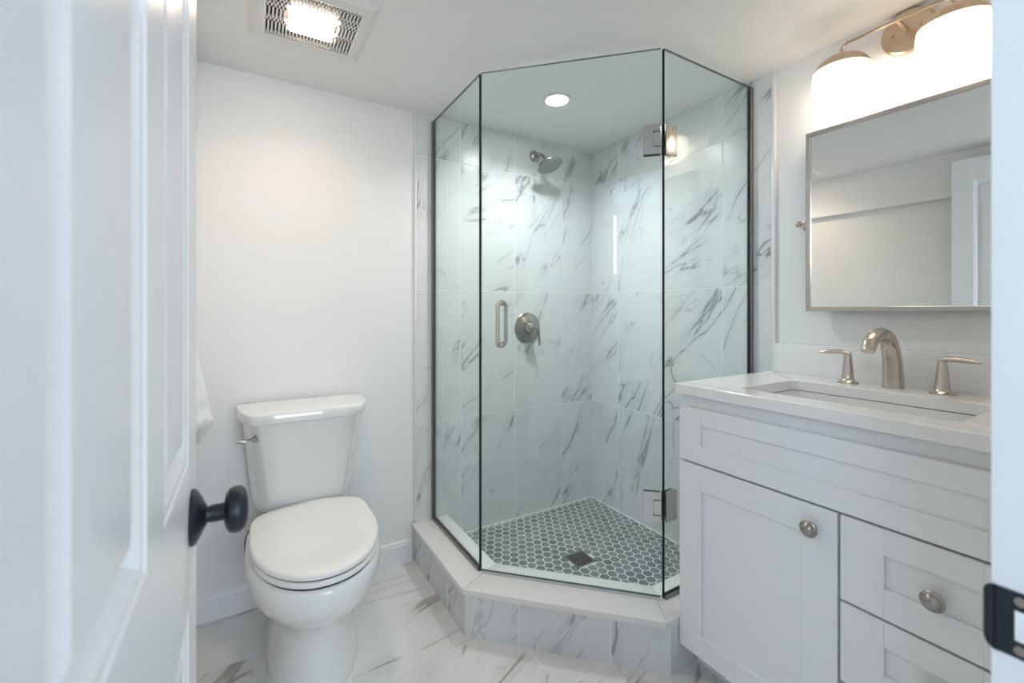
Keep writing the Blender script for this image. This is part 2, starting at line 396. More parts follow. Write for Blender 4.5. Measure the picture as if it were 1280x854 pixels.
for nm, (x0, x1, y0, y1, z0, z1), ax in (('window_1', (HX0-.06, HX0-.01, -.75, -.30, 1.45, 2.05), 'x'), ('fill_window', (-.25, 1.35, HY-.06, HY-.01, .72, 1.98), 'y')):  # the second, far window is unseen and added to admit fill light
    wf = B(); t = .035
    if ax == 'x':
        box(wf, x0, x1, y0, y0+t, z0, z1); box(wf, x0, x1, y1-t, y1, z0, z1); box(wf, x0, x1, y0+t, y1-t, z0, z0+t); box(wf, x0, x1, y0+t, y1-t, z1-t, z1)
        pn = box(B(), x0+.02, x0+.024, y0+t, y1-t, z0+t, z1-t)
    else:
        box(wf, x0, x0+t, y0, y1, z0, z1); box(wf, x1-t, x1, y0, y1, z0, z1); box(wf, x0+t, x1-t, y0, y1, z0, z0+t); box(wf, x0+t, x1-t, y0, y1, z1-t, z1)
        box(wf, (x0+x1)/2-.02, (x0+x1)/2+.02, y0, y1, z0+t, z1-t)
        pn = box(B(), x0+t, x1-t, y0+.005, y0+.009, z0+t, z1-t)
    o = struct(nm, wf, M['trim'], smooth=False); obj('pane', pn, M['pane'], o, smooth=False)

# ------------------------------------------------------------------ door (open, at the left edge)
DX1, DX0 = -.060, -.095; DY0, DY1, DZ0, DZ1 = .115, .730, .010, 1.98
cols = [(.213, .392), (.464, .643)]; rows = [(.25, .787), (.958, 1.86)]
dm = B()
def dbox(y0, y1, z0, z1): box(dm, DX0, DX1, y0, y1, z0, z1)
dbox(DY0, cols[0][0], DZ0, DZ1); dbox(cols[0][1], cols[1][0], DZ0, DZ1); dbox(cols[1][1], DY1, DZ0, DZ1)
for c0, c1 in cols:
    dbox(c0, c1, DZ0, rows[0][0]); dbox(c0, c1, rows[0][1], rows[1][0]); dbox(c0, c1, rows[1][1], DZ1)
door = struct('door_1', dm, M['door'], 'white panelled door standing open at the left edge', smooth=False)
for c0, c1 in cols:
    for r0, r1 in rows:
        pb = B()
        for fx, sg in ((DX1, -1), (DX0, 1)):
            prof = [(0, 0), (.002, .002), (.006, .003), (.016, .0115), (.022, .0120), (.036, .0025), (.039, .0020)]
            rg = [[(fx+sg*h, c0+i, r0+i), (fx+sg*h, c1-i, r0+i), (fx+sg*h, c1-i, r1-i), (fx+sg*h, c0+i, r1-i)] for i, h in prof]
            loft(pb, rg, closed_top=True, closed_bot=False)
        o = obj('door_panel', pb, M['door'], door, angle=20)
kn = thing('door_knob', None, None, (DX1, .668, .886)); kn.parent = door
obj('rosette', lathe(B(), [(0, 0), (.033, 0), (.0335, .003), (.031, .006), (.022, .011), (.014, .0145), (.012, .016), (0, .016)], (DX1, .668, .886), (1, 0, 0)), M['black'], kn)
obj('stem', lathe(B(), [(0, .014), (.0105, .014), (.0095, .018), (.0105, .022), (.0105, .034), (.012, .038), (0, .038)], (DX1, .668, .886), (1, 0, 0)), M['black'], kn)
obj('grip', lathe(B(), [(0, .034), (.012, .034), (.021, .036), (.0265, .040), (.0285, .046), (.0280, .052), (.024, .057), (.015, .060), (0, .061)], (DX1, .668, .886), (1, 0, 0)), M['black'], kn)

# ------------------------------------------------------------------ ceiling fan, downlights
FC = (.172, 1.502)
fan = thing('exhaust_fan', 'square white ceiling exhaust fan with slatted grille and lit centre', 'exhaust fan', (FC[0], FC[1], ZC))
fb = B(); x0, x1, y0, y1 = FC[0]-.170, FC[0]+.170, FC[1]-.170, FC[1]+.165
gx0, gx1, gy0, gy1 = FC[0]-.128, FC[0]+.128, FC[1]-.122, FC[1]+.120
lx0, lx1, ly0, ly1 = FC[0]-.063, FC[0]+.063, FC[1]-.063, FC[1]+.063
def ringprof(bm, o, i, prof):
    rg = []
    for t, z in prof:
        L_ = [a+(b_-a)*t for a, b_ in zip(o, i)]
        rg.append([(L_[0], L_[2], z), (L_[1], L_[2], z), (L_[1], L_[3], z), (L_[0], L_[3], z)])
    loft(bm, rg, closed_top=False, closed_bot=False)
ringprof(fb, (x0, x1, y0, y1), (gx0, gx1, gy0, gy1), [(0, ZC), (.02, ZC-.006), (.35, ZC-.016), (.92, ZC-.021), (1, ZC-.020), (1, ZC-.004)])
obj('cover', fb, M['fanplastic'], fan, angle=20)
obj('cavity_shade', box(B(), gx0+.0005, gx1-.0005, gy0+.0005, gy1-.0005, ZC-.005, ZC-.001), M['dark'], fan, smooth=False)  # dark sheet painted as the shade in the cavity behind the slats
gb = B(); n = 25; zt, zb = ZC-.009, ZC-.020
for k in range(n+1):
    x = gx0+(gx1-gx0)*k/n; hw = .0024
    if lx0-.004 < x < lx1+.004:
        box(gb, x-hw, x+hw, gy0, ly0-.003, zb, zt); box(gb, x-hw, x+hw, ly1+.003, gy1, zb, zt)
    else: box(gb, x-hw, x+hw, gy0, gy1, zb, zt)
for yy in (gy0+.004, gy1-.004): box(gb, gx0, gx1, yy-.004, yy+.004, zb, zt)
for yy in (ly0-.003, ly1+.003-.032, ly0+.026):
    box(gb, gx0, lx0, yy-.006, yy+.006, zb, zt); box(gb, lx1, gx1, yy-.006, yy+.006, zb, zt)
obj('grille', gb, M['fanplastic'], fan, smooth=False)
obj('lamp_lens', box(B(), lx0, lx1, ly0, ly1, ZC-.026, ZC-.006, r=.006, seg=3), M['fanlens'], fan)

def downlight(cx, cy, z, label, mat, name='recessed_light'):
    t = thing(name, label, 'ceiling light', (cx, cy, z))
    obj('trim_ring', lathe(B(), [(.044, -.001), (.047, -.0055), (.060, -.006), (.064, -.003), (.064, 0), (.044, 0)][::1], (cx, cy, z), (0, 0, 1), n=48), M['fanplastic'], t)
    obj('lens', lathe(B(), [(0, -.0065), (.043, -.0063), (.0465, -.0061), (.0465, -.001), (0, -.001)], (cx, cy, z), (0, 0, 1), n=40), mat, t)
downlight(1.145, 1.535, ZC, 'round recessed light glowing in the ceiling above the shower', M['canlens'])
downlight(-.05, -.85, HZ, 'round recessed light in the hallway ceiling, mirrored in the shower glass', M['hallens'])

# ------------------------------------------------------------------ shower curb, pan, drain
P0, P1, P2, P3 = (.652, YT), (.652, 1.408), (1.133, .927), (XT, .927)
Q0, Q1, Q2, Q3 = (.815, YT), (.815, 1.484), (1.219, 1.080), (XT, 1.080)
curb = thing('shower_curb', 'angled shower curb clad in marble look tile with white stone cap', 'shower curb', (.89, 1.17, 0))
obj('tiled_riser', prism(B(), [P0, P1, P2, P3, Q3, Q2, Q1, Q0], 0.0, .150), M['walltile'], curb, smooth=False, uvoff=(-.3415-.305*3, -.25))
o_ = .012
c0 = (P0[0]-o_, YT); c1 = (P1[0]-o_, P1[1]-o_*.414); c2 = (P2[0]-o_*.414, P2[1]-o_*1.0); c2 = (P2[0]-.017+.0, P2[1]); c3 = P3
i0, i1, i2, i3 = Q0, Q1, Q2, Q3
def lerp(a, b_, t): return (a[0]+(b_[0]-a[0])*t, a[1]+(b_[1]-a[1])*t)
def shrink(a, b_, d):
    L_ = math.hypot(b_[0]-a[0], b_[1]-a[1]); return lerp(a, b_, d/L_)
g_ = .0008
obj('cap', prism(B(), [c0, shrink(c1, c0, g_), shrink(i1, i0, g_), i0], .150, .172, r=.0015), M['capquartz'], curb)
obj('cap', prism(B(), [shrink(c1, c2, g_), shrink(c2, c1, g_), shrink(i2, i1, g_), shrink(i1, i2, g_)], .150, .172, r=.0015), M['capquartz'], curb)
obj('cap', prism(B(), [shrink(c2, c3, g_), c3, i3, shrink(i2, i3, g_)], .150, .172, r=.0015), M['capquartz'], curb)
pan = thing('shower_floor', 'shower floor of grey hexagon mosaic with pale grout', 'shower floor', (1.3, 1.5, 0), kind='structure')
obj('grout_bed', prism(B(), [Q0, Q1, Q2, Q3, (XT, YT)], 0.0, .0613), M['groutm'], pan, smooth=False)
hx = B(); s = .0420; R_ = .0190/math.cos(PI/6)
row = 0; y = 1.05
while y < 2.0:
    x = .78+(s/2 if row % 2 else 0)
    while x < 1.76:
        if .79 < x < 1.74 and x+y > 2.25:
            ring = []
            for rr, zz in ((R_, .0592), (R_, .0614), (R_*.94, .0622)):
                ring.append([(x+rr*math.cos(PI/6+k*PI/3), y+rr*math.sin(PI/6+k*PI/3), zz) for k in range(6)])
            loft(hx, ring, True, False)
        x += s
    y += s*math.sqrt(3)/2; row += 1
def clip(co, no):
    bmesh.ops.bisect_plane(hx, geom=hx.verts[:]+hx.edges[:]+hx.faces[:], plane_co=co, plane_no=no, clear_outer=True)
clip((.817, 0, 0), (-1, 0, 0)); clip((0, YT-.008, 0), (0, 1, 0)); clip((XT-.008, 0, 0), (1, 0, 0)); clip((0, 1.082, 0), (0, -1, 0)); clip((.817, 1.485, 0), (-1, -1, 0))
DRC = (1.238, 1.492)
kill = [f for f in hx.faces if abs(f.calc_center_median().x-DRC[0]) < .050 and abs(f.calc_center_median().y-DRC[1]) < .050]
bmesh.ops.delete(hx, geom=kill, context='FACES')
obj('mosaic', hx, M['hex'], pan, smooth=False)
dr = thing('shower_drain', 'square dark metal drain set in the hexagon floor', 'drain', (DRC[0], DRC[1], .060))
fr = B()
for a in range(4):
    mt = Matrix.Translation((DRC[0], DRC[1], 0)) @ Matrix.Rotation(a*PI/2, 4, 'Z')
    box(fr, -.051, .051, .045, .051, .0600, .0640, r=.0006, mtx=mt)
obj('frame', fr, M['knobmetal'], dr)
gg = box(B(), DRC[0]-.0445, DRC[0]+.0445, DRC[1]-.0445, DRC[1]+.0445, .0600, .0615)
for i in range(-3, 4):
    tube(gg, [(DRC[0]+i*.012, DRC[1]-.044, .0625), (DRC[0]+i*.012+.004, DRC[1]-.015, .0625), (DRC[0]+i*.012-.004, DRC[1]+.015, .0625), (DRC[0]+i*.012, DRC[1]+.044, .0625)], .0016, n=6, smooth=5)
    tube(gg, [(DRC[0]-.044, DRC[1]+i*.012, .0628), (DRC[0]-.015, DRC[1]+i*.012+.004, .0628), (DRC[0]+.015, DRC[1]+i*.012-.004, .0628), (DRC[0]+.044, DRC[1]+i*.012, .0628)], .0016, n=6, smooth=5)
obj('grate', gg, pmat('drain_bronze', (.16, .14, .13), .4, metal=1, noise=.2), dr)

# ------------------------------------------------------------------ shower glass enclosure
ZG0, ZG1 = .1735, 2.022
enc = thing('shower_enclosure', 'frameless angled glass shower enclosure with hinged door and nickel hardware', 'shower enclosure', (1.0, 1.25, .172))
def pane(name, a, b_, z0, z1, parent, th=.010):
    a = Vector((a[0], a[1], 0)); b_ = Vector((b_[0], b_[1], 0)); d = (b_-a).normalized(); n = Vector((-d.y, d.x, 0))*th/2
    bm = B(); v = [bm.verts.new(p+Vector((0, 0, z))) for z in (z0, z1) for p in (a-n, b_-n, b_+n, a+n)]
    for q, mi in (((0, 1, 5, 4), 0), ((2, 3, 7, 6), 0), ((1, 2, 6, 5), 1), ((3, 0, 4, 7), 1), ((0, 3, 2, 1), 1), ((4, 5, 6, 7), 1)):
        f = bm.faces.new([v[i] for i in q]); f.material_index = mi
    bmesh.ops.recalc_face_normals(bm, faces=bm.faces[:])
    return obj(name, bm, [M['glass'], M['glassedge']], parent, smooth=False)
GA, GB, GC_, GD = (.742, YT-.003), (.742, 1.468), (1.198, 1.010), (XT-.003, 1.010)
dA = (.7425, 1.4605); dB = (1.1895, 1.0135)
fp = pane('fixed_panel', GA, GB, ZG0, ZG1, enc); fp['label'] = 'fixed glass panel by the toilet wall'
dp = pane('door_panel', dA, dB, ZG0+.008, ZG1, enc); dp['label'] = 'hinged glass door panel'
rp = pane('fixed_panel', GC_, GD, ZG0, ZG1, enc); rp['label'] = 'fixed glass panel beside the vanity'
def channel(nm, bx, mat='nickel_dark'):
    bm = B()
    for q in bx: box(bm, *q, r=.0006, seg=1)
    return obj(nm, bm, M[mat], enc)
t = .0058; k = .0024
channel('wall_channel', [(.742-t-k, .742-t, YT-.020, YT, ZG0, ZG1), (.742+t, .742+t+k, YT-.020, YT, ZG0, ZG1)])
channel('bottom_channel', [(.742-t-k, .742-t, 1.470, YT-.020, .172, .186), (.742+t, .742+t+k, 1.470, YT-.020, .172, .186)])
channel('wall_channel', [(XT-.020, XT, 1.010-t-k, 1.010-t, ZG0, ZG1), (XT-.020, XT, 1.010+t, 1.010+t+k, ZG0, ZG1)])
channel('bottom_channel', [(1.199, XT-.020, 1.010-t-k, 1.010-t, .172, .186), (1.199, XT-.020, 1.010+t, 1.010+t+k, .172, .186)])
u45 = Vector((.7071, -.7071, 0)); nout = Vector((-.7071, -.7071, 0))
def onpane(along, out, z, base=dA): return Vector((base[0], base[1], 0))+u45*along+nout*out+Vector((0, 0, z))
sw = B()
Lp = (Vector(dB)-Vector(dA)).length
bar(sw, onpane(.002, 0, .1765), onpane(Lp-.002, 0, .1765), .012, .008)
obj('door_sweep', sw, pmat('clear_vinyl_sweep', (.62, .66, .66), .25, noise=.02), enc)
# hinges: four plates and a knuckle each
for z0 in (.432, 1.666):
    z1 = z0+.101
    hg = thing('hinge', None, None, (1.195, 1.010, z0)); hg.parent = enc; hg.location = Vector((1.195, 1.010, z0))-enc.location
    a0, a1 = Lp-.056, Lp-.0015
    for s_ in (1, -1):
        bm = B(); th = .006
        # door-side plate with a notch for the knuckle
        def slab(al0, al1, zz0, zz1):
            p = [onpane(al, s_*(.0055+o2), 0) for al, o2 in ((al0, 0), (al1, 0), (al1, th), (al0, th))]
            prism(bm, [(q.x, q.y) for q in p], zz0, zz1)
        slab(a0, a0+.030, z0, z1); slab(a0+.030, a1, z0, z0+.024); slab(a0+.030, a1, z1-.024, z1)
        bmesh.ops.remove_doubles(bm, verts=bm.verts[:], dist=1e-5)
        obj('door_plate', bm, M['chrome'], hg, smooth=False)
        bm = B()
        y_a = 1.010-s_*.0055; y_b = 1.010-s_*(.0055+th)
        box(bm, 1.200, 1.252, min(y_a, y_b), max(y_a, y_b), z0, z1, r=.0008)
        obj('panel_plate', bm, M['chrome'], hg)
        bm = B()
        p = [onpane(al, s_*(.0055+o2), 0) for al, o2 in ((a0+.0325, .0), (a1+.001, .0), (a1+.001, th), (a0+.0325, th))]
        prism(bm, [(q.x, q.y) for q in p], z0+.027, z1-.027)
        obj('knuckle', bm, M['chrome'], hg, smooth=False)
    gk = B(); bar(gk, onpane(a0, 0, z0+.001)+Vector((0,0,-.002)), onpane(a1, 0, z0-.001), .014, .0015)
    obj('gasket', gk, M['gasket'], hg, smooth=False)
# back to back pull handle
hd = B()
for s_ in (1, -1):
    al = .0785; r0 = .0075; pz0, pz1 = 1.016, 1.170; o1 = .056
    pts = [onpane(al, s_*.005, pz0), onpane(al, s_*.018, pz0), onpane(al, s_*.036, pz0), onpane(al, s_*(o1-.006), pz0+.003), onpane(al, s_*o1, pz0+.012),
           onpane(al, s_*o1, pz0+.05), onpane(al, s_*o1, pz1-.05), onpane(al, s_*o1, pz1-.012), onpane(al, s_*(o1-.006), pz1-.003), onpane(al, s_*.036, pz1), onpane(al, s_*.018, pz1), onpane(al, s_*.005, pz1)]
    tube(hd, pts, r0, n=16, smooth=5)
    for z in (pz0, pz1): lathe(hd, [(0, 0), (.011, 0), (.011, .003), (0, .003)], onpane(al, s_*.005, z), nout*s_, n=20)
h_ = obj('door_handle', hd, M['nickel'], enc); h_['label'] = 'nickel pull handle on the glass door'

# ------------------------------------------------------------------ shower head and valve
HXs, HZs = 1.312, 1.965
sh = thing('showerhead', 'brushed nickel shower head on a short arm high on the tiled wall', 'shower head', (HXs, YT, HZs))
obj('flange', lathe(B(), [(0, 0), (.030, 0), (.031, .004), (.028, .010), (.018, .016), (.011, .018), (0, .018)], (HXs, YT, HZs), (0, -1, 0)), M['shower_nickel'], sh)
obj('arm', tube(B(), [(HXs, YT-.010, HZs), (HXs, YT-.04, HZs-.001), (HXs+.001, YT-.075, HZs-.018), (HXs+.002, YT-.105, HZs-.048)], .0095, n=16), M['shower_nickel'], sh)
hc = Vector((HXs+.003, YT-.135, HZs-.083)); hn = Vector((.12, -.36, -.95)).normalized()
ball = Vector((HXs+.002, YT-.108, HZs-.051))
obj('swivel', lathe(B(), [(0, -.004), (.012, -.002), (.0145, .006), (.012, .013), (.012, .022), (0, .022)], ball, (hc-ball).normalized(), n=24), M['shower_nickel'], sh)
hdz = obj('spray_head', lathe(B(), [(0, -.030), (.013, -.030), (.018, -.022), (.040, -.013), (.060, -.008), (.066, -.002), (.066, .004), (.062, .007), (0, .007)], hc, hn, n=48), M['shower_nickel'], sh)
nz = lathe(B(), [(0, .0068), (.059, .0068), (.060, .0085), (0, .0085)], hc, hn, n=40)
a_, b_2, d_ = frame_from(hn)
for rr, cnt in ((.015, 6), (.030, 12), (.045, 18), (.054, 24)):
    for i in range(cnt):
        c = hc+d_*.0082+a_*rr*math.cos(2*PI*i/cnt)+b_2*rr*math.sin(2*PI*i/cnt); lathe(nz, [(.0016, 0), (.0011, .002), (0, .002)], c, hn, n=6)
obj('spray_face', nz, pmat('grey_spray_rubber', (.33, .34, .33), .45, noise=.05), hdz)

vx, vz = 1.268, 1.052
vv = thing('shower_valve', 'round brushed nickel shower valve with a drooping lever on the tile', 'shower valve', (vx, YT, vz))
obj('escutcheon', lathe(B(), [(0, 0), (.078, 0), (.080, .003), (.076, .007), (.050, .012), (.030, .018), (.024, .024), (0, .024)], (vx, YT, vz), (0, -1, 0), n=56), M['shower_nickel'], vv)
obj('hub', lathe(B(), [(0, .020), (.034, .020), (.030, .035), (.023, .060), (.018, .066), (0, .068)], (vx, YT, vz), (0, -1, 0), n=36), M['shower_nickel'], vv)
obj('lever', tube(B(), [(vx-.008, YT-.062, vz+.010), (vx+.012, YT-.062, vz+.002), (vx+.030, YT-.061, vz-.020), (vx+.037, YT-.058, vz-.055), (vx+.040, YT-.055, vz-.092)], [.008, .010, .009, .0085, .0075], n=16, flat=.55), M['shower_nickel'], vv)

# ------------------------------------------------------------------ toilet
TX = .187
toi = thing('toilet', 'white two-piece toilet with closed lid against the back wall', 'toilet', (TX, 1.60, 0))
def egg(hw, yf, yb, z, n=56, cx=TX, back=.62, ex=2.3):
    """egg outline: rounded front at yf, squarer back at yb"""
    yc = yb-(yb-yf)*.46; out = []
    for i in range(n):
        a = 2*PI*i/n; c, s_ = math.cos(a), math.sin(a)
        e = 2.0 if s_ < 0 else 2/ex*1.0*2.0/2.0*2.0
        if s_ < 0: x = hw*math.copysign(abs(c)**(2/2.1), c); y = yc+(yc-yf)*-abs(s_)**(2/2.0)
        else: x = hw*math.copysign(abs(c)**(2/(ex+.6)), c)*(1-(1-back)*abs(s_)**2.3); y = yc+(yb-yc)*abs(s_)**(2/(ex+4.0))
        out.append((cx+x, y, z))
    return out
bw = B()
secs = [(.136, 1.395, 1.80, .000, .92), (.138, 1.392, 1.80, .012, .92), (.133, 1.397, 1.80, .05, .92), (.126, 1.402, 1.80, .11, .92), (.122, 1.402, 1.80, .165, .92),
        (.128, 1.388, 1.80, .205, .90), (.144, 1.355, 1.80, .237, .85), (.166, 1.315, 1.805, .270, .80), (.184, 1.278, 1.81, .305, .76), (.193, 1.257, 1.815, .340, .74),
        (.1955, 1.250, 1.82, .372, .74), (.193, 1.252, 1.82, .392, .74), (.186, 1.258, 1.815, .401, .74), (.172, 1.272, 1.80, .404, .74), (.12, 1.33, 1.76, .404, .74), (.03, 1.5, 1.62, .404, .74)]
loft(bw, [egg(h, yf, yb, z, back=bk) for h, yf, yb, z, bk in secs])
bo = obj('bowl', bw, M['porc'], toi, angle=60)
st = B()
loft(st, [egg(h, yf, yb, z, back=.50) for h, yf, yb, z in ((.178, 1.260, 1.765, .4085), (.183, 1.256, 1.770, .411), (.184, 1.2545, 1.770, .4225), (.181, 1.257, 1.768, .4255), (.12, 1.33, 1.72, .4255))])
so = obj('seat', st, M['seat'], toi, angle=50)
ld = B()
loft(ld, [egg(h, yf, yb, z, back=.50) for h, yf, yb, z in ((.12, 1.33, 1.72, .4300), (.180, 1.258, 1.773, .4300), (.1835, 1.2545, 1.776, .432), (.1845, 1.2535, 1.776, .440), (.182, 1.256, 1.774, .445), (.176, 1.262, 1.770, .4475), (.14, 1.30, 1.75, .449), (.06, 1.42, 1.65, .450))])
lo = obj('lid', ld, M['seat'], toi, angle=50)
bp = box(B(), TX-.10, TX+.10, 1.745, 1.80, .4045, .4125, r=.003)
for sx in (-1, 1): box(bp, TX+sx*.075-.018, TX+sx*.075+.018, 1.772, 1.792, .410, .436, r=.005)
obj('seat_hinge', bp, M['seat'], toi)
# dark discs under seat and lid stand in for the shade in the seams
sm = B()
loft(sm, [egg(.177, 1.261, 1.760, z, back=.48) for z in (.4245, .4308)]); obj('lid_seam_shade', sm, M['gasket'], toi, smooth=False)
sm = B(); loft(sm, [egg(.176, 1.262, 1.755, z, back=.48) for z in (.4025, .4095)]); obj('seat_seam_shade', sm, M['gasket'], toi, smooth=False)
def tanksec(hwb, hwf, yb, yf, z, fl=.30, k_=.45, n=7):
    """trapezoid plan: wide at the wall, narrower flat front with softly rounded flanks"""
    pts = [(-hwb, yb), (-hwb, yb-(yb-yf)*fl)]
    for i in range(1, n):
        t = i/n*PI/2
        lx, ly = 1-i/n, i/n; cx_, cy_ = math.cos(t), math.sin(t)
        pts.append((-hwf-(hwb-hwf)*(cx_*(1-k_)+lx*k_), yb-(yb-yf)*fl-(yb-yf)*(1-fl)*(cy_*(1-k_)+ly*k_)))
    pts.append((-hwf, yf)); left = pts
    right = [(-x, y) for x, y in reversed(left)]
    mid = [(-hwf+2*hwf*i/6, yf-.004*math.sin(PI*i/6)) for i in range(1, 6)]
    full = left+mid+right
    return [(TX+x, y, z) for x, y in full]
tk = B()
loft(tk, [tanksec(*s_) for s_ in ((.150, .085, 1.925, 1.800, .408), (.166, .102, 1.935, 1.785, .414), (.173, .110, 1.940, 1.777, .428), (.178, .116, 1.942, 1.772, .47), (.188, .128, 1.945, 1.752, .57), (.199, .142, 1.947, 1.728, .68), (.206, .150, 1.948, 1.712, .752))])
to = obj('tank', tk, M['porc'], toi, angle=50)
tl = B()
loft(tl, [tanksec(*s_, fl=.10, k_=0.0) for s_ in ((.205, .140, 1.945, 1.708, .753), (.214, .160, 1.948, 1.699, .7545), (.2225, .155, 1.949, 1.694, .758), (.2255, .158, 1.950, 1.692, .784), (.223, .156, 1.949, 1.695, .790), (.217, .151, 1.945, 1.701, .7925), (.15, .11, 1.92, 1.74, .794))])
obj('tank_lid', tl, M['porc'], toi, angle=40)
fl = B(); fx, fy, fz = .020, 1.742, .702
lathe(fl, [(0, 0), (.013, 0), (.013, .008), (.009, .016), (0, .017)], (fx+.006, fy+.008, fz), Vector((-.55, -.83, 0)), n=24)
tube(fl, [(fx-.004, fy-.001, fz), (fx-.012, fy-.010, fz+.001), (fx-.030, fy-.016, fz-.001), (fx-.052, fy-.014, fz+.002)], [.007, .0075, .007, .0065], n=12, flat=.9)
fo = obj('flush_lever', fl, M['chrome'], toi); fo['label'] = 'small metal flush lever'
ws = thing('water_supply_hose', 'dark supply hose and shutoff valve behind the toilet bowl', 'water hose', (.0, 1.93, .2))
obj('hose', tube(B(), [(.075, 1.86, .418), (.062, 1.855, .400), (.020, 1.845, .368), (-.002, 1.845, .325), (-.004, 1.86, .275), (.015, 1.89, .225), (.030, 1.905, .20)], .0065, n=12), M['rubber'], ws)
wv = lathe(B(), [(0, 0), (.028, 0), (.026, .004), (.010, .008), (.010, .04), (.014, .042), (.014, .062), (.011, .068), (0, .068)], (.030, YB-.0, .185), (0, -1, 0), n=28)
lathe(wv, [(0, 0), (.009, 0), (.009, .02), (0, .02)], (.030, YB-.055, .19), (0, 0, 1), n=16)
obj('shutoff_valve', wv, M['chrome'], ws)

# ------------------------------------------------------------------ towel on the left wall
def towel():
    nu, nv = 90, 60; bm = B(); V = []
    for j in range(nv+1):
        t = j/nv; z = 1.215-.445*t
        depth = .018+.078*t**.75; wid = .05+.10*t**.6
        rowv = []
        for i in range(nu):
            a = 2*PI*i/nu; c, s_ = math.cos(a), math.sin(a)
            fold = 1+.13*math.sin(7*a+2.2*t+math.sin(3*t))*t**.4+.06*math.sin(13*a-3*t)*t+.05*math.sin(9*t*PI+2*a)*t
            x = XL+.004+max(0, depth*(.5+.5*c)*fold)
            y = 1.62+wid*s_*fold
            zz = z-(.03*math.sin(3*a+.6)+.018*math.sin(8*a))*t**3
            if t > .9: k = (t-.9)/.1; x = XL+.004+(x-XL-.004)*(1-.35*k*k); y = 1.62+(y-1.62)*(1-.25*k*k)
            rowv.append((x, y, zz))
        V.append(rowv)
    loft(bm, V); return bm
tag(obj('hand_towel', towel(), M['towel'], angle=80), 'white towel hanging on the left wall, half hidden behind the open door', 'towel')

# ------------------------------------------------------------------ vanity
VX0, VY0, VY1 = 1.190, .163, .924
van = thing('vanity_cabinet', 'white shaker vanity cabinet with one door and drawers', 'cabinet', (1.45, (VY0+VY1)/2, 0))
bd = box(B(), VX0, XR-.001, VY0, VY1, .092, .703, r=.001)
box(bd, VX0, VX0+.018, VY0, VY1, .703, .8795); box(bd, VX0+.018, XR-.001, VY1-.016, VY1, .703, .8795); box(bd, VX0+.018, XR-.001, VY0, VY0+.016, .703, .8795); box(bd, XR-.02, XR-.001, VY0+.016, VY1-.016, .703, .8795)
obj('body', bd, M['cab'], van, smooth=False)
obj('toe_kick', box(B(), VX0+.065, XR-.001, VY0+.002, VY1-.002, 0, .092), M['cab'], van, smooth=False)
def shaker(y0, y1, z0, z1, fs, ft, fbm, name, par=van):
    bm = B(); x0, x1 = VX0-.0195, VX0-.0005
    box(bm, x0, x1, y0, y0+fs, z0, z1, r=.0012, seg=1); box(bm, x0, x1, y1-fs, y1, z0, z1, r=.0012, seg=1)
    box(bm, x0, x1, y0+fs-.001, y1-fs+.001, z1-ft, z1, r=.0012, seg=1); box(bm, x0, x1, y0+fs-.001, y1-fs+.001, z0, z0+fbm, r=.0012, seg=1)
    box(bm, x0+.007, x1-.002, y0+fs-.002, y1-fs+.002, z0+fbm-.002, z1-ft+.002)
    return obj(name, bm, M['cab'], par, smooth=False)
shaker(.170, .930-.006, .677, .843, .076, .050, .054, 'false_front')
vd = shaker(.489, .924, .090, .671, .078, .074, .068, 'door')
dw = [shaker(.170, .483, a, b_, .082, .056, .066, 'drawer') for a, b_ in ((.478, .671), (.290, .472), (.090, .284))]
def cabknob(y, z, par):
    p = [(0, 0), (.0095, 0), (.0090, .004), (.0075, .010), (.0085, .013), (.016, .0155), (.0195, .0185), (.0200, .0205), (.0185, .0225), (.0155, .0235), (.0150, .0255), (.0135, .0285), (.009, .0315), (.004, .033), (0, .0333)]
    o = obj('knob', lathe(B(), p, (VX0-.0195, y, z), (-1, 0, 0), n=36), M['knobmetal'], par); return o
cabknob(.541, .618, vd)
cabknob(.318, .570, dw[0]); cabknob(.318, .381, dw[1]); cabknob(.318, .19, dw[2])

# countertop with the sink opening
CX0, CY0, CY1, CZ0, CZ1 = 1.165, .150, .938, .880, .912
SX0, SX1, SY0, SY1 = 1.252, 1.552, .305, .775
ct = thing('vanity_countertop', 'white stone countertop with sink cutout on the vanity cabinet', 'countertop', (1.45, .55, CZ0))
def rrect(x0, x1, y0, y1, r, z, n=6):
    out = []
    for cx, cy, a0 in ((x1-r, y1-r, 0), (x0+r, y1-r, PI/2), (x0+r, y0+r, PI), (x1-r, y0+r, 3*PI/2)):
        for i in range(n+1): a = a0+PI/2*i/n; out.append((cx+r*math.cos(a), cy+r*math.sin(a), z))
    return out
cb = B()
loft(cb, [rrect(CX0, XR-.001, CY0, CY1, .004, CZ0+.001), rrect(CX0, XR-.001, CY0, CY1, .004, CZ1-.002), rrect(CX0+.002, XR-.003, CY0+.002, CY1-.002, .004, CZ1),
          rrect(SX0-.002, SX1+.002, SY0-.002, SY1+.002, .022, CZ1), rrect(SX0, SX1, SY0, SY1, .02, CZ1-.002), rrect(SX0, SX1, SY0, SY1, .02, CZ0+.001), rrect(CX0, XR-.001, CY0, CY1, .004, CZ0+.001)], False, False)
bmesh.ops.remove_doubles(cb, verts=cb.verts[:], dist=1e-5); bmesh.ops.recalc_face_normals(cb, faces=cb.faces[:])
obj('slab', cb, M['quartz'], ct, angle=40)
tag(obj('backsplash', box(B(), XR-.020, XR-.001, CY0, CY1-.018, CZ1, CZ1+.108, r=.0012), M['quartz']), 'low white stone backsplash strip on the wall behind the faucet', 'backsplash')
sk = B()
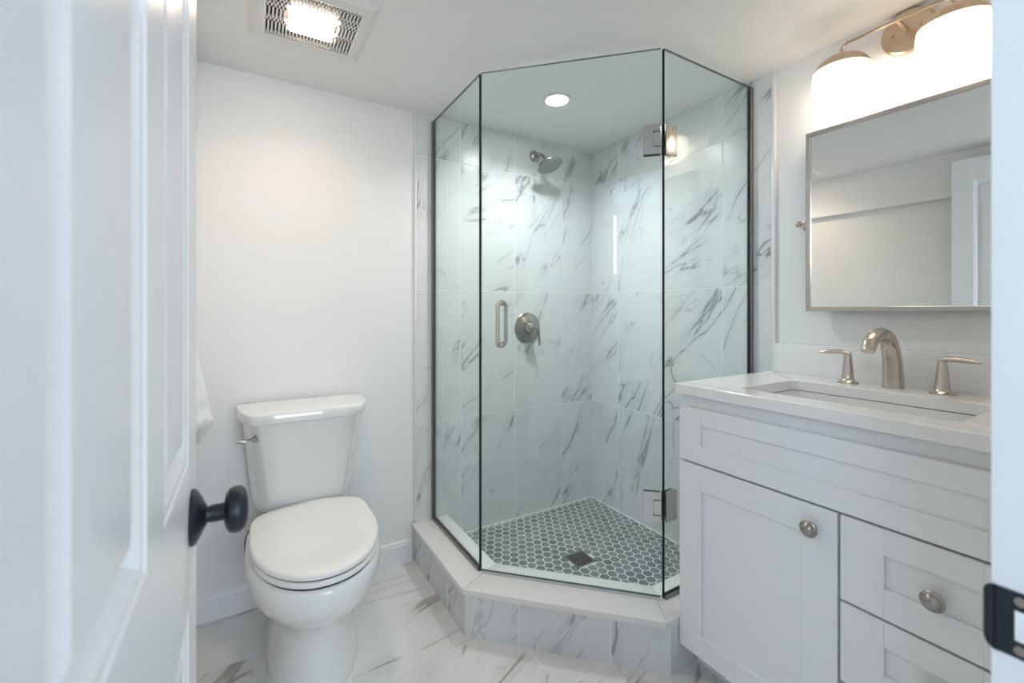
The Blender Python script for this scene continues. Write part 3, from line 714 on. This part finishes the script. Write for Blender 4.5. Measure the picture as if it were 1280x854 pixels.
loft(sk, [rrect(SX0-.012, SX1+.012, SY0-.012, SY1+.012, .03, CZ0-.001), rrect(SX0+.001, SX1-.001, SY0+.001, SY1-.001, .022, CZ0-.001), rrect(SX0+.004, SX1-.004, SY0+.004, SY1-.004, .03, CZ0-.06),
          rrect(SX0+.02, SX1-.02, SY0+.02, SY1-.02, .04, CZ0-.115), rrect(SX0+.06, SX1-.06, SY0+.08, SY1-.08, .05, CZ0-.130), rrect(SX0+.13, SX1-.13, SY0+.215, SY1-.215, .015, CZ0-.134),
          ], True, False)
loft(sk, [rrect(SX0-.012, SX1+.012, SY0-.012, SY1+.012, .03, CZ0-.001), rrect(SX0-.008, SX1+.008, SY0-.008, SY1+.008, .035, CZ0-.06), rrect(SX0+.01, SX1-.01, SY0+.01, SY1-.01, .05, CZ0-.128), rrect(SX0+.06, SX1-.06, SY0+.08, SY1-.08, .05, CZ0-.143)], True, False)
bmesh.ops.remove_doubles(sk, verts=sk.verts[:], dist=1e-5)
snk = obj('sink_basin', sk, M['porc'], None, angle=50); tag(snk, 'white rectangular undermount sink basin set below the countertop', 'sink')
# faucet
fa = thing('faucet', 'brushed nickel widespread faucet with arched spout and two lever handles', 'faucet', (1.632, .541, CZ1))
sb = B()
tube(sb, [(1.642, .541, CZ1), (1.640, .541, CZ1+.045), (1.632, .541, CZ1+.095), (1.608, .541, CZ1+.140), (1.568, .541, CZ1+.159), (1.520, .541, CZ1+.157), (1.485, .541, CZ1+.138), (1.472, .541, CZ1+.116)],
     [.0265, .0245, .0228, .0212, .0200, .0190, .0178, .0168], n=28, smooth=8, flat=1.0)
spt = obj('spout', sb, M['nickel'], fa, angle=50)
lr = B(); tube(lr, [(1.660, .541, CZ1+.05), (1.662, .541, CZ1+.09), (1.661, .541, CZ1+.112)], .0028, n=10)
lathe(lr, [(0, 0), (.005, .001), (.0065, .006), (.005, .011), (0, .012)], (1.661, .541, CZ1+.108), (0, 0, 1), n=16)
obj('lift_rod', lr, M['nickel'], fa)
for yy, sg in ((.652, 1), (.430, -1)):
    hb_ = B()
    lathe(hb_, [(0, 0), (.0285, 0), (.028, .004), (.020, .009), (.0165, .014), (.0155, .030), (.0125, .062), (.0105, .084), (.0100, .092), (0, .094)], (1.632, yy, CZ1), (0, 0, 1), n=36)
    ho = obj('faucet_handle', hb_, M['nickel'], fa)
    lv = B(); tube(lv, [(1.632, yy-sg*.009, CZ1+.093), (1.630, yy+sg*.008, CZ1+.097), (1.626, yy+sg*.030, CZ1+.098), (1.621, yy+sg*.055, CZ1+.096), (1.617, yy+sg*.078, CZ1+.093)], [.0065, .0105, .0108, .0090, .0030], n=16, flat=.72)
    obj('lever', lv, M['nickel'], ho)

# ------------------------------------------------------------------ wall mirror
MY0, MY1, MZ0, MZ1, MX = .262, .790, 1.140, 1.755, 1.672
mi = thing('wall_mirror', 'rectangular pivot mirror in a thin nickel frame above the faucet', 'mirror', (MX, (MY0+MY1)/2, (MZ0+MZ1)/2))
fm = B(); fw = .014
for q in ((MY0, MY1, MZ0, MZ0+fw), (MY0, MY1, MZ1-fw, MZ1), (MY0, MY0+fw, MZ0+fw, MZ1-fw), (MY1-fw, MY1, MZ0+fw, MZ1-fw)): box(fm, MX, MX+.022, *q, r=.0008, seg=1)
obj('frame', fm, M['chrome'], mi, smooth=False)
obj('mirror_glass', box(B(), MX+.005, MX+.010, MY0+fw, MY1-fw, MZ0+fw, MZ1-fw), M['mirror'], mi, smooth=False)
obj('backing', box(B(), MX+.011, MX+.020, MY0+fw, MY1-fw, MZ0+fw, MZ1-fw), M['gasket'], mi, smooth=False)
for yy, sg in ((MY1, 1), (MY0, -1)):
    pb = box(B(), MX+.002, MX+.022, min(yy, yy+sg*.012), max(yy, yy+sg*.012), 1.437, 1.461, r=.001)
    tube(pb, [(MX+.012, yy+sg*.010, 1.449), (MX+.012, yy+sg*.030, 1.449)], .0055, n=14, smooth=0)
    lathe(pb, [(0, 0), (.0095, 0), (.0110, .004), (.0110, .010), (.0085, .014), (0, .015)], (MX+.012, yy+sg*.026, 1.449), (0, sg, 0), n=24)
    tube(pb, [(MX+.012, yy+sg*.024, 1.449), (MX+.030, yy+sg*.024, 1.449), (XR-.004, yy+sg*.024, 1.449)], .006, n=14, smooth=0)
    lathe(pb, [(0, 0), (.020, 0), (.020, .003), (.012, .007), (0, .008)], (XR-.001, yy+sg*.024, 1.449), (-1, 0, 0), n=28)
    o = obj('pivot_bracket', pb, M['nickel'], mi)
# the mirror hangs very slightly turned on its pivots
TURN = math.radians(2.1)
for ch in mi.children:
    if ch.name.startswith(('frame', 'mirror_glass', 'backing')): ch.rotation_euler = (0, 0, TURN)

# ------------------------------------------------------------------ vanity light
vl = thing('vanity_light', 'nickel vanity light with two glowing opal globes on a curved bar', 'wall light', (XR, .535, 1.985))
LX = 1.630; BZ = 1.992
bpz = lathe(B(), [(0, 0), (.066, 0), (.067, .003), (.065, .014), (.060, .018), (0, .018)], (XR-.0, .528, 1.986), (-1, 0, 0), n=64)
bpo = obj('backplate', bpz, M['lightbrass'], vl)
for dy in (-.034, .034):
    obj('screw', lathe(B(), [(0, 0), (.0045, 0), (.004, .004), (0, .005)], (XR-.018, .528+dy, 1.986), (-1, 0, 0), n=16), M['knobmetal'], bpo)
ab = B()
bar(ab, (XR-.016, .528, 1.986), (LX+.004, .528, BZ), .008, .008)
GY = (.669, .406)
tube(ab, [(LX, GY[0], 1.945), (LX, GY[0], 1.968), (LX, GY[0]-.004, BZ-.010), (LX, GY[0]-.016, BZ-.001), (LX, GY[0]-.03, BZ), (LX, .55, BZ), (LX, .50, BZ), (LX, GY[1]+.03, BZ), (LX, GY[1]+.016, BZ-.001), (LX, GY[1]+.004, BZ-.010), (LX, GY[1], 1.968), (LX, GY[1], 1.945)], .0048, n=14, smooth=5)
obj('arm', ab, M['lightbrass'], vl)
GR, GH, GZ = .079, .0757, 1.880
def sup(t, e=2.35):
    c, s_ = math.cos(t), math.sin(t); return (abs(c)**(2/e), math.copysign(abs(s_)**(2/e), s_))
for gy in GY:
    prof = [sup(-PI/2+PI*i/28) for i in range(29)]
    cut = .36
    gp = [(GR*r, GH*h) for r, h in prof if h <= cut]
    gp[0] = (0, -GH); gp.append((0, GH*(cut+.02)))
    sh_ = obj('globe', lathe(B(), gp, (LX, gy, GZ), (0, 0, 1), n=48), M['globe'], vl, angle=60)
    cp = [(GR*1.02*r, GH*1.02*h) for r, h in prof if h >= cut-.08]
    cp[-1] = (0, GH*1.02)
    cp = [(cp[0][0]-.002, cp[0][1])]+cp
    cpb = B(); lathe(cpb, cp, (LX, gy, GZ), (0, 0, 1), n=48)
    bmesh.ops.delete(cpb, geom=[f for f in cpb.faces if len(f.verts) > 10], context='FACES_ONLY')
    obj('cap', cpb, M['lightbrass'], vl, angle=60)
